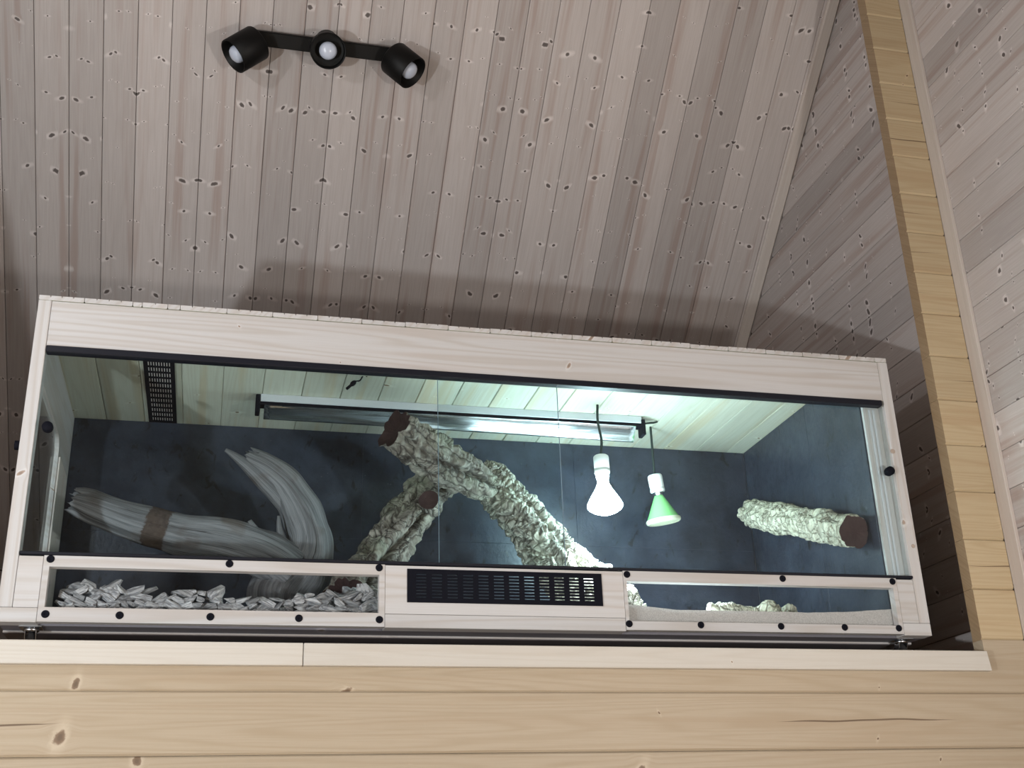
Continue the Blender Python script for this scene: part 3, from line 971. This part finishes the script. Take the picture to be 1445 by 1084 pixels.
def pz(x):
    for (a, za), (b, zb) in zip(prof[:-1], prof[1:]):
        if a <= x <= b:
            return za + (zb - za) * (x - a) / (b - a)
    return prof[-1][1]


top = []
for j in range(ny + 1):
    yy = ya + (yb - ya) * (j / ny) ** 1.5
    row = []
    for i in range(nx + 1):
        xx = xa + (xb - xa) * i / nx
        row.append(bm.verts.new((xx, yy, pz(xx) + 0.0012 * noise.noise(Vector((xx * 40, yy * 40, 0))) - 0.012 * j / ny)))
    top.append(row)
for j in range(ny):
    for i in range(nx):
        bm.faces.new((top[j][i], top[j][i + 1], top[j + 1][i + 1], top[j + 1][i]))
ring = top[0] + [r[-1] for r in top[1:]] + top[-1][-2::-1] + [r[0] for r in top[-2:0:-1]]
low = [bm.verts.new((v.co.x, v.co.y, 2.2002)) for v in ring]
for i in range(len(ring)):
    j = (i + 1) % len(ring)
    bm.faces.new((ring[j], ring[i], low[i], low[j]))
bmesh.ops.recalc_face_normals(bm, faces=bm.faces)
tag(put('sand', mesh('sand', bm, 'sand', False)), 'fine grey sand filling the right half of the terrarium floor', 'sand', kind='stuff')

bm = box_bm(bmesh.new(), X0 + 0.0135, -1.3412, YF + 0.029, 0.955, 2.2002, 2.222)
bmesh.ops.subdivide_edges(bm, edges=bm.edges, cuts=30, use_grid_fill=True)
for v in bm.verts:
    if v.co.z > 2.215:
        v.co.z += 0.006 * noise.noise(v.co * 45) - 0.004
tag(put('gravel_bed', mesh('gravel_bed', bm, 'stone')), 'bed of grey stone chips under the loose stones on the left', 'gravel', kind='stuff')

# loose stones: a dozen shapes, each stone its own object
shapes = []
for s in range(14):
    bm = bmesh.new()
    ex, ey, ez = R.uniform(0.55, 0.85), R.uniform(0.34, 0.46), R.uniform(0.20, 0.34)
    for _ in range(15):
        nv = Vector((R.gauss(0, 1), R.gauss(0, 1), R.gauss(0, 1))).normalized()
        nv = Vector([max(-0.72, min(0.72, c_ * 1.15)) for c_ in nv])
        bm.verts.new((nv.x * ex, nv.y * ey, nv.z * ez))
    r_h = bmesh.ops.convex_hull(bm, input=bm.verts)
    junk = [v for v in bm.verts if not v.link_faces]
    bmesh.ops.delete(bm, geom=junk, context='VERTS')
    shapes.append(mesh('stone', bm, 'stone', False))


def stone(x, y, z, size, label, group, flat=True):
    me = shapes[R.randrange(len(shapes))]
    o = bpy.data.objects.new('stone', me)
    COL.objects.link(o)
    o.location = (x, y, z)
    o.scale = (size, size * R.uniform(0.8, 1.0), size * R.uniform(0.85, 1.2))
    o.rotation_euler = (R.uniform(-0.5, 0.5) + (math.pi / 2 if R.random() < 0.25 else 0), R.uniform(-0.6, 0.6), R.uniform(-0.6, 0.6))
    o['label'] = label
    o['category'] = 'stone'
    o['group'] = group


def front_top(x):
    """height of the gravel against the pane, read along the low left window"""
    P = [(-2.48, 2.283), (-2.43, 2.290), (-2.36, 2.276), (-2.33, 2.284), (-2.25, 2.272), (-2.20, 2.268), (-2.16, 2.282), (-2.08, 2.272), (-2.0, 2.268),
         (-1.93, 2.264), (-1.88, 2.272), (-1.85, 2.276), (-1.80, 2.280), (-1.74, 2.284), (-1.67, 2.290)]
    for (a, za), (b, zb) in zip(P[:-1], P[1:]):
        if a <= x <= b:
            return za + (zb - za) * (x - a) / (b - a) + 0.006
    return 2.286


lab1 = 'grey stone chip in the gravel layer against the low left pane'
for row in range(6):
    x = -2.478 + 0.006 * row
    while x < -1.668:
        sz = R.uniform(0.028, 0.060)
        zz = 2.216 + row * 0.0165 + R.uniform(-0.003, 0.003)
        xm = x + sz * 0.48
        if zz - 0.006 < front_top(xm) + R.uniform(-0.006, 0.008):
            stone(xm, YF + 0.031 + sz * 0.48 + R.uniform(0, 0.004) + row * 0.003, zz, sz, lab1, 'stone chips along the low left pane')
        x += sz * R.uniform(0.62, 0.85)
lab2 = 'grey stone chip heaped round the foot of the leaning cork branch'
for i in range(95):
    x = R.uniform(-1.90, -1.60)
    y = R.uniform(0.19, 0.42)
    hz = 2.264 + 0.060 * max(0.0, 1 - abs(x + 1.70) / 0.2) * min(1, (y - 0.12) / 0.2)
    stone(x, y, hz + R.uniform(-0.01, 0.012), R.uniform(0.035, 0.065), lab2, 'stone chips heaped by the cork branch')

# ------------------------------------------------------------------ inside: wood


def cork_disp(lobes, groove, amp, worm, seedv, long=False):
    off = Vector((seedv * 3.7, seedv * 1.3, seedv))

    def f(u, a, p, r):
        k = 1.0
        wv = 0.25 * math.sin(u * 9 + seedv)
        for la, lw, ld in lobes:             # longitudinal grooves (angle, width, depth)
            da = (a - la - wv + math.pi) % (2 * math.pi) - math.pi
            k -= ld * math.exp(-(da / lw) ** 2)
        q = Vector((u * 2.2 / 0.1, math.cos(a) * 1.1, math.sin(a) * 1.1))
        k += amp * 1.3 * noise.fractal(p * 11 + off, 1.0, 2.0, 3)
        wr = noise.noise(Vector((u * 75 + 2.0 * noise.noise(p * 14 + off), math.cos(a) * 1.5, math.sin(a) * 1.5)) + off)
        k += amp * 0.45 * wr
        pw = p * 26 + off + Vector((noise.noise(p * 17), noise.noise(p * 17 + off), noise.noise(p * 17 - off))) * 1.1
        if long:
            pw = Vector((u * 7, math.cos(a) * 1.25, math.sin(a) * 1.25)) + off + Vector((noise.noise(p * 13), noise.noise(p * 13 + off), noise.noise(p * 13 - off))) * 0.8
        d_ = noise.voronoi(pw)[0]
        cr = min(1.0, (d_[1] - d_[0]) / 0.34)
        k += worm * (cr - 0.75)
        k += amp * 0.3 * noise.fractal(p * 60 + off, 1.0, 2.0, 3)
        return r * k
    return f


def branch(name, spec, label, disp, nring=210, seg=96, cut=(0.012, 0.012), mats=('bark', 'cut'), cat='branch', ell=1.0, extra=None):
    pts = [(at(px, py, y) if not isinstance(px, Vector) else px, r) for (px, py, y, r) in spec]
    bm = tube_bm(bmesh.new(), pts, nring, seg, disp, 1, 1, cut, ell)
    c = pts[0][0] if pts[0][0].z < pts[-1][0].z else pts[-1][0]
    mw = Matrix.Translation(c)
    bm.transform(mw.inverted())
    o = put(name, mesh(name, bm, list(mats)), None, mw)
    return tag(o, label, cat)


branch('cork_branch', [(556, 603, 0.40, 0.070), (590, 628, 0.45, 0.072), (630, 654, 0.51, 0.073), (664, 674, 0.565, 0.066), (690, 688, 0.61, 0.050)],
       'upper cork branch leaning up left, its brown broken end against the tube light',
       cork_disp([(-0.12, 0.15, 0.42), (1.0, 0.16, 0.2), (2.4, 0.3, 0.2), (-1.4, 0.2, 0.2), (4.2, 0.3, 0.22)], 0, 0.12, 0.15, 1.0, True), cut=(0.02, 0.0), nring=260, seg=128)
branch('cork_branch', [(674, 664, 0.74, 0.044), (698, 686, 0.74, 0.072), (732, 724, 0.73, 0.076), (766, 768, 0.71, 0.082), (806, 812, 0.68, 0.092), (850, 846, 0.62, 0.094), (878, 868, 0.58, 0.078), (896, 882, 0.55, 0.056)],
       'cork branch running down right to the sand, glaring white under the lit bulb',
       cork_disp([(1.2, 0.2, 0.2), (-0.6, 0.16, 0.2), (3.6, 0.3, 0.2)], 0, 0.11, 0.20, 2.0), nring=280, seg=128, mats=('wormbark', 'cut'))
cb = branch('cork_branch', [(640, 668, 0.76, 0.060), (606, 690, 0.74, 0.070), (574, 730, 0.70, 0.074), (545, 775, 0.64, 0.077), (515, 815, 0.52, 0.074), (488, 846, 0.38, 0.064)],
            'darker cork branch leaning down left behind the others into the stones',
            cork_disp([(-0.2, 0.15, 0.45), (0.75, 0.15, 0.2), (1.6, 0.3, 0.15), (3.8, 0.4, 0.2)], 0, 0.13, 0.16, 3.0, True), nring=260, seg=128)
p0 = at(612, 718, 0.72)
bm = tube_bm(bmesh.new(), [(p0, 0.030), (p0.lerp(at(606, 708, 0.60), 0.5), 0.032), (at(605, 706, 0.60), 0.029)], 24, 32,
             cork_disp([], 0, 0.12, 0.10, 5.0), 1, 1, (0, 0.006))
st = put('branch_stub', mesh('branch_stub', bm, ['bark', 'cut']), cb)
st['label'] = 'short side stub with a round brown cut'

# cork log along the right wall
pf, pn = Vector((-0.243, 0.845, 2.765)), Vector((-0.243, 0.175, 2.516))
bm = tube_bm(bmesh.new(), [(pf, 0.050), (pf.lerp(pn, .3), 0.051), (pf.lerp(pn, .65), 0.049), (pn, 0.0495)], 190, 88,
             cork_disp([(1.0, 0.2, 0.12), (-0.5, 0.2, 0.12), (3.4, 0.3, 0.08)], 0, 0.12, 0.12, 6.0), 1, 1, (0.0, 0.002))
mw = Matrix.Translation(pf)
bm.transform(mw.inverted())
tag(put('cork_log', mesh('cork_log', bm, ['palebark', 'cut']), None, mw), 'short pale cork log with a smooth round brown end, fixed to the right wall', 'log')

# cork bark ridge lying in the sand
for nm, spec, lab, sd in (
        ('cork_bark', [(1000, 860, 0.40, 0.018), (1030, 862, 0.40, 0.026), (1070, 866, 0.40, 0.022), (1086, 862, 0.40, 0.036), (1100, 870, 0.40, 0.02)],
         'low pale piece of cork bark lying in the sand', 8.0),
        ('cork_bark', [(1106, 870, 0.42, 0.012), (1113, 862, 0.42, 0.022), (1118, 866, 0.42, 0.018), (1124, 874, 0.42, 0.008)],
         'small pointed tip of cork bark poking out of the sand', 9.0)):
    pts = [(at(px, py, y), r) for (px, py, y, r) in spec]
    bm = tube_bm(bmesh.new(), pts, 60, 40, cork_disp([(0.4, 0.3, 0.2)], 0, 0.2, 0.2, sd), 0, 0)
    mw = Matrix.Translation(pts[0][0])
    bm.transform(mw.inverted())
    tag(put(nm, mesh(nm, bm, ['palebark']), None, mw), lab, 'bark')

# driftwood: one weathered piece with two limbs


def drift_disp(sd, split0=False):
    off = Vector((sd, sd * 2.1, 0))

    def f(u, a, p, r):
        g = noise.noise(Vector((u * 4, math.cos(a) * 2.2, math.sin(a) * 2.2)) + off)
        g2 = noise.noise(Vector((u * 7, math.cos(a) * 6, math.sin(a) * 6)) + off)
        k = 1 + 0.15 * g + 0.035 * g2 + 0.09 * noise.noise(p * 14)
        if split0 and u < 0.14:
            k -= (0.14 - u) / 0.14 * 0.30 * max(0.0, noise.noise(Vector((0, math.cos(a) * 2.6, math.sin(a) * 2.6)) + off) + 0.25)
        return r * k
    return f


bm = bmesh.new()
bl = bm.verts.layers.float.new('bark')
sets = [([(350, 646, 0.50, 0.036), (376, 660, 0.51, 0.043), (404, 686, 0.53, 0.052), (428, 728, 0.55, 0.060), (438, 770, 0.56, 0.067), (424, 812, 0.57, 0.090), (402, 842, 0.57, 0.102), (400, 856, 0.57, 0.092)], 190, 72, 1.0, True),
        ([(103, 705, 0.42, 0.034), (128, 713, 0.43, 0.046), (180, 733, 0.45, 0.050), (250, 752, 0.48, 0.058), (320, 765, 0.50, 0.064), (376, 784, 0.52, 0.070), (412, 808, 0.53, 0.07)], 200, 64, 4.0, True),
        ([(318, 635, 0.46, 0.006), (334, 646, 0.47, 0.013), (356, 664, 0.49, 0.020), (392, 700, 0.52, 0.026), (410, 724, 0.54, 0.022)], 70, 28, 7.0, False),
        ([(352, 735, 0.47, 0.006), (358, 746, 0.48, 0.012), (364, 760, 0.50, 0.022), (372, 778, 0.52, 0.026)], 40, 22, 9.0, False),
        ([(393, 728, 0.50, 0.004), (394, 745, 0.51, 0.008), (398, 764, 0.53, 0.013), (404, 780, 0.54, 0.016)], 36, 18, 11.0, False)]
for spec, nr, sg, sd, sp0 in sets:
    tube_bm(bm, [(at(a, b, c), r) for a, b, c, r in spec], nr, sg, drift_disp(sd, sp0), 0, 0, (0.03 if sp0 else 0.0, 0.0), 1.0, 0.024 if sp0 else 0.0)
    if sd == 4.0:                                # the band of dark bark left on the low limb
        xa_, xb_ = at(211, 740, 0.46).x, at(244, 750, 0.47).x
        for v in bm.verts:
            q = v.co.x - 0.25 * (v.co.z - 2.58)
            if v.index < 0:
                v[bl] = max(0.0, min(1.0, 0.5 + min(q - xa_, xb_ - q) / 0.03))
    bm.verts.index_update()
base = at(400, 850, 0.5)
mw = Matrix.Translation(base)
bm.transform(mw.inverted())
tag(put('driftwood', mesh('driftwood', bm, ['drift']), None, mw), 'weathered grey forked driftwood with one limb lying left and one curving up', 'driftwood')

# ------------------------------------------------------------------ inside: lamps
# tube light
yt = 0.652
tl = empty('tube_light', (-1.33, yt + 0.02, ZT), 'long tube light with a metal reflector on the wooden lid', 'light')
bm = box_bm(bmesh.new(), -1.985, -0.705, yt, yt + 0.042, ZT - 0.0255, ZT - 0.0003, 0.0015)
put('housing', mesh('housing', bm, 'white'), tl)
bm = box_bm(bmesh.new(), -1.985, -0.708, yt + 0.003, yt + 0.040, ZT - 0.036, ZT - 0.0257)
put('tube_holder', mesh('tube_holder', bm, 'black'), tl)
bm = bmesh.new()
prof = [(yt + 0.0005, ZT - 0.0375), (yt + 0.0025, ZT - 0.0405)] + [(yt + 0.003 + 0.034 * k / 8, ZT - 0.041 - 0.0325 * k / 8 - 0.0022 * math.sin(math.pi * k / 8)) for k in range(9)] + [(yt + 0.0385, ZT - 0.0715)]
rows = []
for i in range(61):
    xx = -1.972 + (1.972 - 0.728) * i / 60
    sag = 0.012 * (i / 60) ** 1.5
    rows.append([bm.verts.new((xx, p[0], p[1] - sag * j / 11 + 0.0005 * noise.noise(Vector((xx * 9, j * .35, 3.0))))) for j, p in enumerate(prof)])
for i in range(60):
    for j in range(len(prof) - 1):
        f = bm.faces.new((rows[i][j], rows[i][j + 1], rows[i + 1][j + 1], rows[i + 1][j]))
        f.smooth = True
bmesh.ops.solidify(bm, geom=list(bm.faces), thickness=0.0008)
put('reflector', mesh('reflector', bm, 'reflector'), tl)
lathe('fluorescent_tube', [(0, -0.61), (0.008, -0.61), (0.008, 0.61), (0, 0.61)], 'tube', tl, frame((-1.35, yt + 0.030, ZT - 0.048), (0, 1, 0), (1, 0, 0)), 16)
for xx, hh in ((-1.9925, 0.052), (-0.7010, 0.056)):
    bm = box_bm(bmesh.new(), xx - 0.007, xx + 0.007, yt - 0.004, yt + 0.038, ZT - hh - 0.012, ZT - 0.012 if xx > -1 else ZT - 0.004, 0.002)
    put('end_cap', mesh('end_cap', bm, 'black'), tl)
bm = cord_bm(bmesh.new(), [(-0.700, yt + 0.02, ZT - 0.022), (-0.676, yt + 0.022, ZT - 0.016), (-0.650, yt + 0.028, ZT - 0.010), (-0.634, yt + 0.04, ZT - 0.002)], 0.0035)
put('cable', mesh('cable', bm, 'cord', True), tl)

# two hanging reflector bulbs
for (bx, by, zs_, lit_, tilt, lab) in ((-0.888, 0.575, 2.861, True, (0.02, -0.03), 'lit reflector bulb glaring white on a dark cord'),
                                       (-0.638, 0.747, 2.863, False, (0.10, -0.16), 'unlit green reflector bulb with pale face on a dark cord')):
    b = empty('hanging_bulb', (bx, by, ZT), lab, 'bulb')
    w = 0.006 if lit_ else 0.0
    bm = cord_bm(bmesh.new(), [(bx, by, ZT - 0.0003), (bx - w * 0.5, by, ZT - 0.05), (bx + w * .2, by, ZT - 0.09), (bx + w, by, ZT - 0.13), (bx, by, zs_ - 0.002)], 0.0042)
    put('cord', mesh('cord', bm, 'cord', True), b)
    mwb = Matrix.Translation((bx, by, zs_)) @ Matrix.Rotation(tilt[0], 4, 'X') @ Matrix.Rotation(tilt[1], 4, 'Y')
    so = lathe('socket', [(0, 0), (0.020, 0), (0.0245, -0.004), (0.0255, -0.010), (0.0250, -0.046), (0.0240, -0.047), (0.0240, -0.049), (0.0255, -0.050), (0.0255, -0.060), (0.0225, -0.063), (0, -0.063)],
               'ceramic', b, mwb, 32)
    lathe('collar', [(0.0185, -0.060), (0.0185, -0.064), (0.0165, -0.0655), (0.0175, -0.068), (0.0160, -0.070), (0.0165, -0.073), (0.015, -0.075), (0, -0.075)],
          'chrome' if not lit_ else 'ceramic', so, mwb, 24)
    if lit_:
        pr = [(0, -0.0635), (0.0215, -0.0640), (0.0210, -0.074), (0.0175, -0.084), (0.0185, -0.096), (0.026, -0.112), (0.040, -0.135), (0.052, -0.155), (0.0575, -0.167),
              (0.0575, -0.174), (0.052, -0.182), (0.036, -0.192), (0.018, -0.1985), (0, -0.2005)]
        lathe('bulb', pr, 'lit', b, mwb, 36)
    else:
        g = lathe('bulb', [(0, -0.073), (0.016, -0.075), (0.021, -0.086), (0.034, -0.112), (0.047, -0.138), (0.0545, -0.152), (0.0560, -0.156)], 'green', b, mwb, 36)
        rm = lathe('rim', [(0.0545, -0.1535), (0.0585, -0.156), (0.0605, -0.161), (0.0585, -0.168), (0.053, -0.1715), (0.050, -0.170), (0.050, -0.165), (0.0545, -0.1535)], 'lens', b, mwb, 36)
        lathe('lens', [(0.0502, -0.167), (0.045, -0.169), (0.03, -0.1725), (0.012, -0.1745), (0, -0.175)], 'lens', b, mwb, 36)

# the beam of the reflector bulb
bd = bpy.data.lights.new('bulb_beam', 'SPOT')
bd.energy = 210
bd.color = (0.74, 0.95, 1.0)
bd.spot_size = math.radians(125)
bd.spot_blend = 0.8
bd.shadow_soft_size = 0.045
bo = bpy.data.objects.new('bulb_beam', bd)
COL.objects.link(bo)
bo.location = (-0.888, 0.575, 2.615)

# temperature probe
pt = empty('probe', at(512, 527, 0.47), 'small black probe hanging on a thin wire under the lid, left of centre', 'probe')
bm = cord_bm(bmesh.new(), [Vector((at(519, 526, 0.45).x, 0.46, ZT - 0.0003)), at(513, 530, 0.462), at(508, 537, 0.466), at(503, 538, 0.468), at(500, 540, 0.47)], 0.0022)
put('wire', mesh('wire', bm, 'black', True), pt)
a_, b_ = at(502, 538, 0.47), at(489, 549, 0.47)
bm = tube_bm(bmesh.new(), [(a_, 0.0035), (a_.lerp(b_, .2), 0.0075), (a_.lerp(b_, .45), 0.0070), (a_.lerp(b_, .5), 0.0048), (a_.lerp(b_, .95), 0.0046), (b_, 0.003)], 30, 14, None, 0, 0)
put('sensor', mesh('sensor', bm, 'black', True), pt)

# ------------------------------------------------------------------ ceiling spotlight bar
cy = 0.6845
KS = 1 - 0.034 / 4.5
cl = lambda x_, y_, o_: CAM + (Vector((x_, y_, zc(y_))) + nC * o_ - CAM) * KS
sb = empty('spotlight_bar', Vector((-1.81, cy, zc(cy))), 'black ceiling spotlight bar with three round heads, switched off', 'spotlight')
bm = box_bm(bmesh.new(), -0.262, 0.262, -0.0265, 0.0265, 0.0, 0.024, 0.003)
put('bar', mesh('bar', bm, 'lampblack'), sb, frame(cl(-1.8125, cy, 0.0005), (1, 0, 0), nC))
lathe('rosette', [(0, 0.0005), (0.042, 0.0005), (0.042, 0.036), (0, 0.036)], 'lampblack', sb, frame(Vector((-1.815, 0.672, zc(0.672))), (1, 0, 0), nC), 32, False)
HR, HL = 0.0635, 0.100
for (bk, fc, hl) in ((cl(-2.062, 0.690, 0.060), CAM + (Vector((-2.1447, 0.6484, 4.3219)) - CAM) * KS, 0.112), (cl(-1.812, 0.690, 0.030), CAM + (Vector((-1.812, 0.610, 4.368)) - CAM) * KS, 0.085),
                     (cl(-1.560, 0.690, 0.058), CAM + (Vector((-1.500, 0.6332, 4.3350)) - CAM) * KS, 0.105)):
    ax = (fc - bk).normalized()
    mh = frame(fc, ax.orthogonal(), ax)
    h = lathe('head', [(0, -hl), (HR * 0.97, -hl), (HR, -hl + 0.004), (HR, -0.001), (HR - 0.0015, 0), (HR - 0.004, -0.001), (HR - 0.006, -0.050), (0.030, -0.055), (0, -0.055)], 'lampblack', sb, mh, 44, False)
    for p_ in h.data.polygons:
        p_.use_smooth = abs(p_.normal.z) < 0.5
    lathe('lamp', [(0, -0.056), (0.018, -0.054), (0.024, -0.045), (0.0305, -0.030), (0.0325, -0.020), (0.0305, -0.010), (0.024, -0.002), (0.013, 0.003), (0, 0.0045)], 'frost', h, mh, 28)
    bx_ = cl(bk.x, cy, 0.012)
    jm = bk + ax * 0.01
    dv = jm - bx_
    bm = cord_bm(bmesh.new(), [bx_, bx_ + dv * .5, jm], 0.012, 8, 14)
    put('joint', mesh('joint', bm, 'lampblack', True), h)
